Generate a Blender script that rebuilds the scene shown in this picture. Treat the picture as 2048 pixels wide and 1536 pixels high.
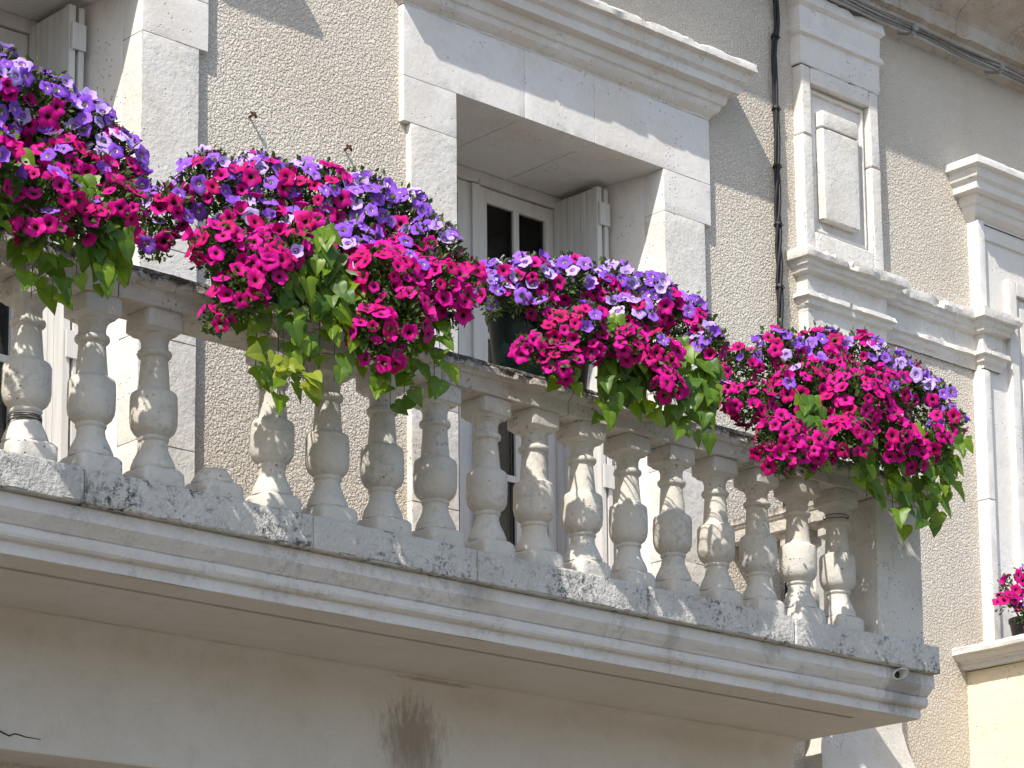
import bpy, math, random
from mathutils import Vector, Matrix, noise

for o in list(bpy.data.objects):
    bpy.data.objects.remove(o)
scene = bpy.context.scene
COL = scene.collection
R = math.radians

# ---------------------------------------------------------------- camera
cam_data = bpy.data.cameras.new('camera')
cam = bpy.data.objects.new('camera', cam_data)
COL.objects.link(cam)
YAW, PITCH, ROLL = 0.780559, 0.172472, -0.017838
fwd = Vector((math.sin(YAW) * math.cos(PITCH), math.cos(YAW) * math.cos(PITCH), math.sin(PITCH)))
r0 = Vector((math.cos(YAW), -math.sin(YAW), 0))
u0 = r0.cross(fwd)
rr = r0 * math.cos(ROLL) + u0 * math.sin(ROLL)
uu = u0 * math.cos(ROLL) - r0 * math.sin(ROLL)
m = Matrix((rr, uu, -fwd)).transposed().to_4x4()
m.translation = Vector((0, -8.606, 1.6))
cam.matrix_world = m
cam_data.sensor_width = 36
cam_data.lens = 5503.8 * 36 / 2048
cam_data.shift_x = (1024 - 1279.06) / 2048
cam_data.shift_y = (1501.63 - 768) / 2048
cam_data.clip_end = 500
scene.camera = cam

# ---------------------------------------------------------------- world and sun
SUN = Vector((-2.15, -1.0, 2.58)).normalized()          # towards the sun
w = bpy.data.worlds.new('World')
scene.world = w
w.use_nodes = True
nt = w.node_tree
sky = nt.nodes.new('ShaderNodeTexSky')
sky.sky_type = 'NISHITA'
sky.sun_disc = False
sky.sun_elevation = math.asin(SUN.z)
sky.sun_rotation = math.atan2(SUN.x, SUN.y) % (2 * math.pi)
sky.dust_density = 1.5
nt.links.new(sky.outputs[0], nt.nodes['Background'].inputs[0])
nt.nodes['Background'].inputs[1].default_value = 0.15
sun_data = bpy.data.lights.new('sun', 'SUN')
sun_data.energy = 4.4
sun_data.angle = R(0.53)
sun_data.color = (1.0, 0.94, 0.85)
sun = bpy.data.objects.new('sun', sun_data)
sun.rotation_euler = SUN.to_track_quat('Z', 'Y').to_euler()
sun.location = SUN * 40
COL.objects.link(sun)
vs = scene.view_settings
vs.view_transform = 'Standard'
vs.look = 'None'
vs.exposure = 0.66
vs.gamma = 1.0

# ---------------------------------------------------------------- materials
class NT:
    def __init__(s, name):
        s.m = bpy.data.materials.new(name)
        s.m.use_nodes = True
        s.t = s.m.node_tree
        s.b = s.t.nodes['Principled BSDF']
        s.b.inputs['Specular IOR Level'].default_value = 0.25
    def n(s, typ, **kw):
        x = s.t.nodes.new(typ)
        for k, v in kw.items():
            setattr(x, k, v)
        return x
    def l(s, a, b):
        s.t.links.new(a, b)
    def pos(s):
        return s.n('ShaderNodeNewGeometry').outputs['Position']
    def scaled(s, vec, sc):
        x = s.n('ShaderNodeVectorMath', operation='MULTIPLY')
        s.l(vec, x.inputs[0]); x.inputs[1].default_value = sc
        return x.outputs[0]
    def noise(s, vec, scale, detail=4, rough=0.55, dist=0):
        x = s.n('ShaderNodeTexNoise')
        x.inputs['Scale'].default_value = scale
        x.inputs['Detail'].default_value = detail
        x.inputs['Roughness'].default_value = rough
        x.inputs['Distortion'].default_value = dist
        s.l(vec, x.inputs['Vector'])
        return x.outputs['Fac']
    def voro(s, vec, scale, feature='F1'):
        x = s.n('ShaderNodeTexVoronoi', feature=feature)
        x.inputs['Scale'].default_value = scale
        s.l(vec, x.inputs['Vector'])
        return x.outputs['Distance']
    def ramp(s, fac, a, b, lo=0.0, hi=1.0):
        x = s.n('ShaderNodeMapRange', interpolation_type='SMOOTHSTEP')
        s.l(fac, x.inputs[0])
        for i, v in enumerate((a, b, lo, hi)):
            x.inputs[i + 1].default_value = v
        return x.outputs[0]
    def math(s, op, a, b=None):
        x = s.n('ShaderNodeMath', operation=op)
        for i, v in enumerate((a, b)):
            if v is None: continue
            if isinstance(v, (int, float)): x.inputs[i].default_value = v
            else: s.l(v, x.inputs[i])
        return x.outputs[0]
    def mix(s, fac, a, b, blend='MIX'):
        x = s.n('ShaderNodeMix', data_type='RGBA', blend_type=blend)
        for i, v in ((0, fac), (6, a), (7, b)):
            if isinstance(v, (int, float)): x.inputs[i].default_value = v
            elif isinstance(v, tuple): x.inputs[i].default_value = (*v, 1)
            else: s.l(v, x.inputs[i])
        return x.outputs[2]
    def bump(s, h, dist, strength=1.0, prev=None):
        x = s.n('ShaderNodeBump')
        x.inputs['Distance'].default_value = dist
        x.inputs['Strength'].default_value = strength
        s.l(h, x.inputs['Height'])
        if prev is not None: s.l(prev, x.inputs['Normal'])
        return x.outputs[0]
    def out(s, col=None, nrm=None, rough=0.85):
        if isinstance(col, tuple): s.b.inputs['Base Color'].default_value = (*col, 1)
        elif col is not None: s.l(col, s.b.inputs['Base Color'])
        if nrm is not None: s.l(nrm, s.b.inputs['Normal'])
        if isinstance(rough, (int, float)): s.b.inputs['Roughness'].default_value = rough
        else: s.l(rough, s.b.inputs['Roughness'])
        return s.m
    def spot(s, p, c, r):
        """soft mask 1 inside an ellipsoid of radii r round the point c (a stain with a place of its own)"""
        a = s.n('ShaderNodeVectorMath', operation='SUBTRACT'); s.l(p, a.inputs[0]); a.inputs[1].default_value = c
        b = s.n('ShaderNodeVectorMath', operation='DIVIDE'); s.l(a.outputs[0], b.inputs[0]); b.inputs[1].default_value = r
        d = s.n('ShaderNodeVectorMath', operation='LENGTH'); s.l(b.outputs[0], d.inputs[0])
        return d.outputs['Value']

def stone_mat(name, base, warm, grime, pit=0.5, rough_amt=1.0, stains=(), crust=None):
    t = NT(name)
    p = t.pos()
    big = t.noise(p, 2.3, 5, 0.6)
    med = t.noise(p, 11, 5, 0.6)
    fine = t.noise(p, 75, 4, 0.6)
    c = t.mix(t.ramp(big, 0.38, 0.68), base, warm)
    c = t.mix(t.ramp(med, 0.45, 0.75, 0, 0.5), c, tuple(x * 0.80 for x in base))
    c = t.mix(t.ramp(fine, 0.3, 0.75, 0.0, 0.28), c, tuple(min(1, x * 1.2) for x in base))
    vv = t.voro(t.scaled(p, (1, 1, 1)), 46)
    pits = t.math('MULTIPLY', t.ramp(vv, 0.10, 0.22, 1, 0), t.ramp(t.noise(p, 7, 3), 0.52, 0.66))
    c = t.mix(t.math('MULTIPLY', pits, pit), c, (0.16, 0.13, 0.10))
    if grime > 0:
        g = t.math('MULTIPLY', t.ramp(t.noise(p, 4.2, 6, 0.7), 0.46, 0.62), t.ramp(t.noise(p, 38, 5, 0.75), 0.46, 0.58))
        c = t.mix(t.math('MULTIPLY', g, grime), c, (0.055, 0.055, 0.052))
        g2 = t.ramp(t.noise(p, 3.1, 5, 0.6), 0.45, 0.72, 0, grime * 0.6)
        c = t.mix(g2, c, (0.30, 0.30, 0.28))
    if crust:                                    # black lichen growing on the weathered upper edge
        sx = t.n('ShaderNodeSeparateXYZ'); t.l(p, sx.inputs[0])
        lv = t.math('ADD', sx.outputs['Z'], t.math('MULTIPLY', t.math('SUBTRACT', t.noise(p, 13, 5, 0.7), 0.5), 0.11))
        cm = t.math('MULTIPLY', t.ramp(lv, crust[0], crust[1]), t.ramp(t.noise(p, 55, 4, 0.7), 0.36, 0.54))
        c = t.mix(t.math('MULTIPLY', cm, 0.85), c, (0.05, 0.046, 0.042))
    for (cc, rad, colr, amt, streak) in stains:
        d = t.spot(p, cc, rad)
        nz = t.noise(t.scaled(p, (42, 42, 42 * streak)), 1.0, 6, 0.75)
        d2 = t.math('ADD', d, t.math('MULTIPLY', t.math('SUBTRACT', nz, 0.5), 1.9))
        c = t.mix(t.math('MULTIPLY', t.ramp(d2, 0.25, 1.1, 1, 0), amt), c, colr)
    h = t.math('ADD', t.math('MULTIPLY', fine, 0.5), t.noise(p, 26, 4, 0.65))
    n1 = t.bump(h, 0.007 * rough_amt)
    n2 = t.bump(t.math('SUBTRACT', 1.0, pits), 0.008, 1.0, n1) if pit > 0 else n1
    return t.out(c, n2, 0.9)

M = {}
M['stone'] = stone_mat('pale_limestone', (0.63, 0.615, 0.59), (0.59, 0.555, 0.505), 0.0, 0.12, 0.28)
M['stone_old'] = stone_mat('worn_limestone', (0.61, 0.595, 0.565), (0.56, 0.52, 0.46), 0.15, 0.4, 0.55)
M['baluster'] = stone_mat('baluster_stone', (0.52, 0.50, 0.46), (0.48, 0.44, 0.375), 0.25, 0.6, 0.55)
M['plinth'] = stone_mat('lichened_stone', (0.50, 0.49, 0.465), (0.44, 0.425, 0.39), 1.0, 0.5, 1.5)
M['rail'] = stone_mat('rail_stone', (0.50, 0.47, 0.42), (0.43, 0.385, 0.32), 0.6, 0.5, 1.2, crust=(4.815, 4.855))
M['rail_top'] = stone_mat('black_lichened_rail_top', (0.27, 0.255, 0.235), (0.20, 0.18, 0.16), 1.0, 0.5, 1.8, crust=(4.80, 4.85))
M['slab'] = stone_mat('slab_stone', (0.56, 0.545, 0.52), (0.52, 0.485, 0.44), 0.25, 0.0, 0.4,
    stains=(((9.17, -1.0, 3.93), (0.17, 0.2, 0.17), (0.17, 0.16, 0.145), 0.6, 0.3),
            ((7.72, -1.0, 3.95), (0.05, 0.2, 0.10), (0.22, 0.21, 0.19), 0.4, 0.15),
            ((6.66, -1.0, 3.97), (0.12, 0.2, 0.06), (0.20, 0.19, 0.17), 0.4, 0.4),
            ((8.30, -1.0, 3.98), (0.10, 0.2, 0.05), (0.20, 0.19, 0.17), 0.4, 0.4)))
M['beam'] = stone_mat('smooth_render', (0.52, 0.49, 0.45), (0.49, 0.45, 0.40), 0.0, 0.0, 0.25,
    stains=(((7.00, -0.24, 3.57), (0.20, 0.3, 0.19), (0.20, 0.155, 0.115), 0.75, 0.3),
            ((7.02, -0.24, 3.45), (0.15, 0.3, 0.17), (0.24, 0.195, 0.15), 0.6, 0.12),
            ((7.10, -0.27, 3.80), (0.26, 0.05, 0.008), (0.15, 0.105, 0.08), 0.5, 1.0)))
M['cream'] = stone_mat('cream_stone', (0.74, 0.64, 0.47), (0.70, 0.60, 0.43), 0.0, 0.4, 0.8)
M['eave'] = stone_mat('stained_eave_stone', (0.46, 0.42, 0.37), (0.30, 0.22, 0.15), 0.3, 0.4, 1.2)

t = NT('roughcast')
p = t.pos()
wob = t.noise(p, 40, 2, 0.5)
a = t.noise(p, 86, 1.2, 0.45, 0.7)
h = t.ramp(a, 0.36, 0.62, 0.0, 1.0)
h = t.math('ADD', h, t.math('MULTIPLY', t.noise(p, 190, 2, 0.6), 0.35))
c = t.mix(t.ramp(t.noise(p, 1.7, 4), 0.35, 0.7), (0.585, 0.54, 0.47), (0.55, 0.50, 0.425))
st_ = t.ramp(t.noise(t.scaled(p, (9, 9, 0.7)), 1.0, 5, 0.65), 0.50, 0.78, 0.0, 0.30)
c = t.mix(st_, c, (0.44, 0.40, 0.345))
c = t.mix(t.ramp(t.noise(p, 0.9, 5, 0.6), 0.5, 0.7, 0.0, 0.4), c, (0.61, 0.575, 0.515))
c = t.mix(t.ramp(t.noise(p, 240, 3), 0.4, 0.7, 0.0, 0.22), c, (0.40, 0.34, 0.27))
M['stucco'] = t.out(c, t.bump(h, 0.0046), 0.95)

def paint_mat(name, colr, rough=0.55):
    t = NT(name); p = t.pos()
    c = t.mix(t.ramp(t.noise(t.scaled(p, (9, 9, 1.2)), 3, 4), 0.35, 0.75), colr, tuple(x * 0.86 for x in colr))
    return t.out(c, t.bump(t.noise(t.scaled(p, (60, 60, 4)), 1, 3), 0.001), rough)
M['paint'] = paint_mat('grey_white_paint', (0.58, 0.57, 0.55))
M['shutter'] = paint_mat('shutter_paint', (0.56, 0.555, 0.54))
M['metal'] = paint_mat('zinc', (0.26, 0.26, 0.26), 0.45)

def plain(name, colr, rough=0.6, spec=0.3):
    t = NT(name); p = t.pos()
    t.b.inputs['Specular IOR Level'].default_value = spec
    c = t.mix(t.ramp(t.noise(p, 35, 4), 0.3, 0.7), colr, tuple(x * 0.7 for x in colr))
    return t.out(c, None, rough)
M['cable'] = plain('black_rubber', (0.018, 0.018, 0.02), 0.5)
M['wire'] = plain('grey_cable', (0.21, 0.20, 0.18), 0.55)
M['rust'] = plain('rusty_iron', (0.10, 0.045, 0.025), 0.8)
M['bind'] = plain('dark_wire', (0.05, 0.045, 0.04), 0.6)
M['pvc'] = plain('white_pvc', (0.62, 0.62, 0.60), 0.45)
M['dark_in'] = plain('pipe_inside', (0.03, 0.03, 0.03), 0.8)
M['pot'] = plain('dark_green_plastic', (0.003, 0.015, 0.013), 0.5, 0.3)
M['black_pot'] = plain('black_plastic', (0.012, 0.012, 0.013), 0.45, 0.4)
M['soil'] = plain('soil', (0.03, 0.02, 0.013), 0.95)
M['stem'] = plain('green_stem', (0.08, 0.10, 0.03), 0.7)
M['curtain'] = plain('net_curtain', (0.55, 0.54, 0.52), 0.9)
M['room'] = plain('dark_room', (0.06, 0.045, 0.035), 0.9)
M['pave'] = stone_mat('pale_paving', (0.14, 0.127, 0.108), (0.12, 0.107, 0.09), 0.1, 0.2, 1.0)

t = NT('window_glass')
t.b.inputs['Base Color'].default_value = (0.9, 0.95, 0.95, 1)
tr = t.n('ShaderNodeBsdfTransparent'); tr.inputs[0].default_value = (0.55, 0.60, 0.60, 1)
gl = t.n('ShaderNodeBsdfGlossy'); gl.inputs['Roughness'].default_value = 0.03
fr = t.n('ShaderNodeFresnel'); fr.inputs[0].default_value = 1.45
mx = t.n('ShaderNodeMixShader')
t.l(fr.outputs[0], mx.inputs[0]); t.l(tr.outputs[0], mx.inputs[1]); t.l(gl.outputs[0], mx.inputs[2])
t.l(mx.outputs[0], t.t.nodes['Material Output'].inputs[0])
M['glass'] = t.m

def leafy(name, c1, c2, trans, rough=0.5, tcol=None, gloss=0.35):
    """diffuse + light passing through; colour varies from piece to piece"""
    t = NT(name)
    rnd = t.n('ShaderNodeObjectInfo').outputs['Random']
    at = t.n('ShaderNodeAttribute', attribute_name='tint').outputs['Fac']
    v = t.math('FRACT', t.math('ADD', rnd, at))
    c = t.mix(v, c1, c2)
    c = t.mix(t.ramp(t.noise(t.pos(), 60, 3), 0.35, 0.7, 0, 0.25), c, tuple(x * 0.6 for x in c1))
    t.l(c, t.b.inputs['Base Color'])
    t.b.inputs['Roughness'].default_value = rough
    t.b.inputs['Specular IOR Level'].default_value = gloss
    tl = t.n('ShaderNodeBsdfTranslucent')
    if tcol: t.l(t.mix(0.6, c, tcol), tl.inputs[0])
    else: t.l(c, tl.inputs[0])
    mx = t.n('ShaderNodeMixShader'); mx.inputs[0].default_value = trans
    t.l(t.b.outputs[0], mx.inputs[1]); t.l(tl.outputs[0], mx.inputs[2])
    t.l(mx.outputs[0], t.t.nodes['Material Output'].inputs[0])
    return t.m
M['vine'] = leafy('vine_leaf', (0.085, 0.17, 0.008), (0.17, 0.265, 0.012), 0.38, 0.42, (0.34, 0.50, 0.005), 0.35)
M['vine_dark'] = leafy('vine_leaf_deep', (0.045, 0.11, 0.008), (0.09, 0.165, 0.012), 0.34, 0.42, (0.22, 0.38, 0.005), 0.35)
M['lime'] = leafy('lime_shoot_leaf', (0.20, 0.26, 0.02), (0.28, 0.33, 0.03), 0.4, 0.42, (0.40, 0.50, 0.02), 0.35)
M['small_leaf'] = leafy('petunia_leaf', (0.035, 0.07, 0.016), (0.085, 0.125, 0.03), 0.2, 0.6, (0.14, 0.22, 0.03))
M['magenta'] = leafy('magenta_petal', (0.42, 0.002, 0.15), (0.54, 0.006, 0.26), 0.16, 0.6, None, 0.12)
M['crimson'] = leafy('crimson_petal', (0.38, 0.002, 0.095), (0.50, 0.004, 0.16), 0.16, 0.6, None, 0.12)
M['violet'] = leafy('violet_petal', (0.19, 0.055, 0.48), (0.31, 0.12, 0.62), 0.18, 0.6, None, 0.12)
M['lavender'] = leafy('lavender_petal', (0.38, 0.25, 0.70), (0.54, 0.42, 0.80), 0.2, 0.6, None, 0.12)
M['throat_dark'] = leafy('dark_throat', (0.05, 0.0, 0.02), (0.10, 0.0, 0.035), 0.15, 0.7)
M['throat_mid'] = leafy('wine_ring', (0.30, 0.0, 0.07), (0.36, 0.0, 0.10), 0.25, 0.7)
M['throat_pale'] = leafy('pale_throat', (0.55, 0.52, 0.36), (0.5, 0.45, 0.5), 0.2, 0.7)
M['violet_mid'] = leafy('violet_ring', (0.17, 0.045, 0.42), (0.24, 0.08, 0.50), 0.25, 0.7)
M['calyx'] = leafy('calyx', (0.12, 0.17, 0.05), (0.16, 0.20, 0.07), 0.2, 0.6)
M['bud'] = leafy('wilted_bud', (0.34, 0.26, 0.24), (0.40, 0.34, 0.34), 0.2, 0.7)

# ---------------------------------------------------------------- mesh helpers
class MB:
    def __init__(s):
        s.v, s.f, s.mi, s.tint = [], [], [], []
    def add(s, vs, fs, mi=0):
        b = len(s.v); s.v += [tuple(x) for x in vs]
        for f in fs: s.f.append(tuple(b + i for i in f)); s.mi.append(mi)
        return s
    def box(s, x0, x1, y0, y1, z0, z1, mi=0):
        vs = [(x, y, z) for z in (z0, z1) for y in (y0, y1) for x in (x0, x1)]
        return s.add(vs, [(0, 2, 3, 1), (4, 5, 7, 6), (0, 1, 5, 4), (2, 6, 7, 3), (0, 4, 6, 2), (1, 3, 7, 5)], mi)
    def tube(s, pts, r, n=8, mi=0, r1=None, cap=True):
        pts = [Vector(p) for p in pts]; k = len(pts); vs = []; fs = []
        up = None
        for i, p in enumerate(pts):
            d = (pts[min(i + 1, k - 1)] - pts[max(i - 1, 0)]).normalized()
            if up is None:
                up = Vector((0, 0, 1)) if abs(d.z) < .9 else Vector((1, 0, 0))
            a = d.cross(up).normalized(); up = a.cross(d)
            rad = r if r1 is None else r + (r1 - r) * i / (k - 1)
            for j in range(n):
                q = 2 * math.pi * j / n
                vs.append(p + a * math.cos(q) * rad + up * math.sin(q) * rad)
        for i in range(k - 1):
            for j in range(n):
                fs.append((i * n + j, i * n + (j + 1) % n, (i + 1) * n + (j + 1) % n, (i + 1) * n + j))
        if cap:
            fs.append(tuple(range(n - 1, -1, -1))); fs.append(tuple(range((k - 1) * n, k * n)))
        return s.add(vs, fs, mi)
    def lathe(s, prof, n=32, c=(0, 0), mi=0, sx=1, sy=1):
        vs = []; fs = []
        for r, z in prof:
            for j in range(n):
                q = 2 * math.pi * j / n
                vs.append((c[0] + r * sx * math.cos(q), c[1] + r * sy * math.sin(q), z))
        for i in range(len(prof) - 1):
            for j in range(n):
                fs.append((i * n + j, i * n + (j + 1) % n, (i + 1) * n + (j + 1) % n, (i + 1) * n + j))
        fs.append(tuple(range(n - 1, -1, -1))); fs.append(tuple(range((len(prof) - 1) * n, len(prof) * n)))
        return s.add(vs, fs, mi)
    def mesh(s, name, mats, smooth=False):
        me = bpy.data.meshes.new(name)
        me.from_pydata(s.v, [], s.f)
        for mm in (mats if isinstance(mats, (list, tuple)) else [mats]): me.materials.append(mm)
        me.polygons.foreach_set('material_index', s.mi)
        if smooth: me.polygons.foreach_set('use_smooth', [True] * len(s.f))
        if s.tint:
            at = me.attributes.new('tint', 'FLOAT', 'FACE'); at.data.foreach_set('value', s.tint)
        me.update()
        return me

def link(name, me, parent=None, loc=(0, 0, 0)):
    o = bpy.data.objects.new(name, me); COL.objects.link(o)
    o.location = loc
    if parent is not None: o.parent = parent
    return o
def tag(o, label=None, cat=None, group=None, kind=None):
    for k, v in (('label', label), ('category', cat), ('group', group), ('kind', kind)):
        if v: o[k] = v
    return o
def thing(name, label, cat, loc=(0, 0, 0), group=None):
    return tag(link(name, None, None, loc), label, cat, group)
def put(name, mb, mats, parent=None, smooth=False, auto=None):
    """mesh given in world coordinates, hung under parent"""
    me = mb.mesh(name, mats, smooth)
    o = link(name, me)
    if parent is not None:
        o.parent = parent
        if isinstance(parent, bpy.types.Object):
            base = parent; off = Vector((0, 0, 0))
            while base is not None: off += base.location; base = base.parent
            me.transform(Matrix.Translation(-off))
    if auto is not None:
        me.polygons.foreach_set('use_smooth', [True] * len(me.polygons))
        me.set_sharp_from_angle(angle=R(auto))
    return o

def grid_lines(a, b, bev, cell):
    n = max(1, int(round((b - a - 2 * bev) / cell)))
    return [a, a + bev * 0.45] + [a + bev + (b - a - 2 * bev) * i / n for i in range(n + 1)] + [b - bev * 0.45, b]
def nz(p, f, o=0.0):
    return noise.noise(Vector((p[0] * f + o, p[1] * f - o, p[2] * f + 2.7 * o)))
def stone(name, x0, x1, y0, y1, z0, z1, mat, parent, bev=0.008, cell=0.05, amp=0.0015, chip=0.006, skip=''):
    """a block with worn, rounded, chipped edges"""
    lo = Vector((x0, y0, z0)); hi = Vector((x1, y1, z1))
    bev = min(bev, (x1 - x0) * .3, (y1 - y0) * .3, (z1 - z0) * .3)
    L = [grid_lines(lo[i], hi[i], bev, cell) for i in range(3)]
    idx = {}; mb = MB()
    def vert(p):
        k = tuple(round(q, 5) for q in p)
        if k in idx: return idx[k]
        p = Vector(p)
        q = Vector([min(max(p[i], lo[i] + bev), hi[i] - bev) for i in range(3)])
        d = p - q; edge = sum(1 for i in range(3) if abs(d[i]) > 1e-6)
        if d.length > 1e-9:
            nn = d.normalized(); pp = q + nn * bev
            pp = pp + nn * (nz(p, 9) * amp + nz(p, 31) * amp * .6)
            if edge > 1:
                cc = max(0.0, nz(p, 14, 5.1) + 0.35 * nz(p, 40, 3.3) - 0.10)
                pp = pp - nn * min(cc * chip * 3.0, bev * 1.6 + chip)
        else: pp = p
        idx[k] = len(mb.v); mb.v.append(tuple(pp)); return idx[k]
    for ax in range(3):
        b, c = (ax + 1) % 3, (ax + 2) % 3
        for side in (0, 1):
            code = 'xyz'[ax] + '-+'[side]
            if code in skip: continue
            fixed = L[ax][-1 if side else 0]
            for i in range(len(L[b]) - 1):
                for j in range(len(L[c]) - 1):
                    q = []
                    for (u, vv) in ((i, j), (i + 1, j), (i + 1, j + 1), (i, j + 1)):
                        p = [0, 0, 0]; p[ax] = fixed; p[b] = L[b][u]; p[c] = L[c][vv]; q.append(vert(p))
                    mb.f.append(tuple(q if side else q[::-1])); mb.mi.append(0)
    return put(name, mb, mat, parent, auto=17)

def moulding(name, prof, nodes, mat, parent, cell=0.05, amp=0.0015, chip=0.005, caps=True, auto=24, chip_rows=()):
    """prof: (off, z) from the top down; nodes: (x, y, ox, oy): a profile point lies at (x + ox*off, y + oy*off, z)"""
    st = []
    for a, b in zip(nodes[:-1], nodes[1:]):
        ln = math.hypot(b[0] - a[0], b[1] - a[1]); n = max(1, int(ln / cell))
        for i in range(n): st.append([a[k] + (b[k] - a[k]) * i / n for k in range(4)])
    st.append(list(nodes[-1]))
    mb = MB(); k = len(prof)
    for (x, y, ox, oy) in st:
        for i, (off, z) in enumerate(prof):
            p = Vector((x + ox * off, y + oy * off, z))
            dz = nz(p, 8) * amp + nz(p, 27, 1.7) * amp
            sharp = 1.0 if i in chip_rows else 0.3
            cc = max(0.0, nz((x, y, z * .3), 13, 2.2 + i * .2) + .4 * nz((x, y, z), 45, 1.1) - .12) * chip * 3 * sharp
            inw = min(cc, max(off, 0.004) * .8) if off > .002 else 0
            p.x -= ox * (inw - dz); p.y -= oy * (inw - dz); p.z += dz * .7 - (inw * .5 if i <= 1 else 0)
            mb.v.append(tuple(p))
    for s_ in range(len(st) - 1):
        for i in range(k - 1):
            mb.f.append((s_ * k + i, s_ * k + i + 1, (s_ + 1) * k + i + 1, (s_ + 1) * k + i)); mb.mi.append(0)
    if caps:
        mb.f.append(tuple(range(k - 1, -1, -1))); mb.mi.append(0)
        b = (len(st) - 1) * k
        mb.f.append(tuple(range(b, b + k))); mb.mi.append(0)
    return put(name, mb, mat, parent, auto=auto)

# ================================================================ SETTING
g = put('street_ground', MB().add([(-60, -60, 0), (60, -60, 0), (60, 30, 0), (-60, 30, 0)], [(0, 1, 2, 3)]), M['pave'])
tag(g, kind='structure')

# ---------------------------------------------------------------- stucco wall with two door openings
DX = -2.909                                       # the left door is the middle one moved by this
OX0, OX1, OZ0, OZ1 = 7.44, 8.718, 4.03, 6.517
wall = MB()
xs = [0.5, OX0 + DX, OX1 + DX, OX0, OX1, 15.0]
for i in range(5):
    for (za, zb) in ((0.0, OZ0), (OZ0, OZ1), (OZ1, 8.6)):
        if i in (1, 3) and za == OZ0: continue
        wall.add([(xs[i], 0, za), (xs[i + 1], 0, za), (xs[i + 1], 0, zb), (xs[i], 0, zb)], [(0, 1, 2, 3)])
wo = put('stucco_wall', wall, M['stucco'])
tag(wo, 'beige roughcast stucco house wall behind the balcony and flowers', 'wall')
for k, dx in ((0, DX), (1, 0.0)):                  # dark rooms behind the two glazed doors
    a, b = OX0 + dx - .3, OX1 + dx + .3
    rm = MB().add([(a, .72, 3.9), (b, .72, 3.9), (b, 3.2, 3.9), (a, 3.2, 3.9), (a, .72, 6.9), (b, .72, 6.9), (b, 3.2, 6.9), (a, 3.2, 6.9)],
                  [(0, 1, 2, 3), (4, 5, 6, 7), (0, 4, 7, 3), (1, 5, 6, 2), (3, 2, 6, 7)])
    tag(put('room_interior', rm, M['room']), kind='structure')

# ---------------------------------------------------------------- door surrounds
J = 0.032                                         # how far the dressed stones stand out from the stucco
CORN = [(0.0, 7.105), (.168, 7.098), (.172, 7.085), (.170, 7.058), (.142, 7.052), (.138, 7.03), (.130, 7.005), (.118, 6.998), (.110, 6.990),
        (.108, 6.948), (.066, 6.942), (.064, 6.918), (.056, 6.895), (.044, 6.888), (.036, 6.862), (.014, 6.838), (.004, 6.832), (0.0, 6.822)]
def surround(dx, label):
    s = thing('door_surround', label, 'door surround', (OX0 + dx, 0, 4.03))
    zj = [4.03, 4.62, 5.05, 5.42, 6.29, 6.4975]
    for (a, b, side) in ((7.181, OX0, -1), (OX1, 8.990, 1)):
        for i in range(5):
            ax, bx = a, b
            if i == 4:                            # the ears at the top are wider
                if side < 0: ax -= .040
                else: bx += .044
            q = .0009
            stone('jamb_stone', ax + dx, bx + dx, -J, .12, zj[i] + (q if i else 0), zj[i + 1] - q, M['stone_old'] if i < 4 else M['stone'], s,
                  bev=.002, amp=.0016, chip=.005 if i < 4 else .002)
    lx = [7.141, 7.845, 8.275, 9.034]
    for i in range(3):
        stone('lintel_stone', lx[i] + dx + .0007, lx[i + 1] + dx - .0007, -J, .12, OZ1 - .019, 6.822, M['stone'], s, bev=.0015, amp=.0012, chip=.001)
    moulding('cornice', CORN, [(7.141 + dx, -.001, -1, 0), (7.141 + dx, -J, -1, -1), (9.034 + dx, -J, 1, -1), (9.034 + dx, -.001, 1, 0)],
             M['stone_old'], s, cell=.025, amp=.0014, chip=.008, chip_rows=(1, 2, 3))
    # the deep reveals narrow a little towards the door
    for (xa, xb, zt, nm) in ((OX0, OX0 + .085, 0, 'reveal'), (OX1, OX1 - .085, 0, 'reveal')):
        m_ = MB(); n = 12
        for i in range(n + 1):
            z = 4.03 + (OZ1 - 4.03) * i / n
            for j in range(5):
                u = j / 4; y = .10 + .53 * u
                m_.v.append((xa + (xb - xa) * u + dx + nz((xa, y, z), 6) * .002, y, z))
        for i in range(n):
            for j in range(4):
                m_.f.append((i * 5 + j, i * 5 + j + 1, i * 5 + j + 6, i * 5 + j + 5)); m_.mi.append(0)
        put(nm, m_, M['stone'], s, smooth=True)
    for i in range(3):                            # underside of the lintel: three stones with open joints
        xa, xb = (OX0 if i == 0 else lx[i]) + .002, (OX1 if i == 2 else lx[i + 1]) - .002
        m_ = MB(); ins = .085
        x2a = xa + (ins if i == 0 else 0); x2b = xb - (ins if i == 2 else 0)
        z0 = OZ1 - .017
        m_.add([(xa + dx, .105, z0), (xb + dx, .105, z0), (x2b + dx, .63, z0), (x2a + dx, .63, z0),
                (xa + dx, .105, z0 + .05), (xb + dx, .105, z0 + .05), (x2b + dx, .63, z0 + .05), (x2a + dx, .63, z0 + .05)],
               [(3, 2, 1, 0), (4, 5, 6, 7), (0, 1, 5, 4), (1, 2, 6, 5), (2, 3, 7, 6), (3, 0, 4, 7)])
        put('soffit_stone', m_, M['stone'], s)
    return s
surround(DX, 'pale limestone surround of the door at the left edge, its right jamb in view')
surround(0, 'pale limestone surround with cornice round the middle balcony door')

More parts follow.
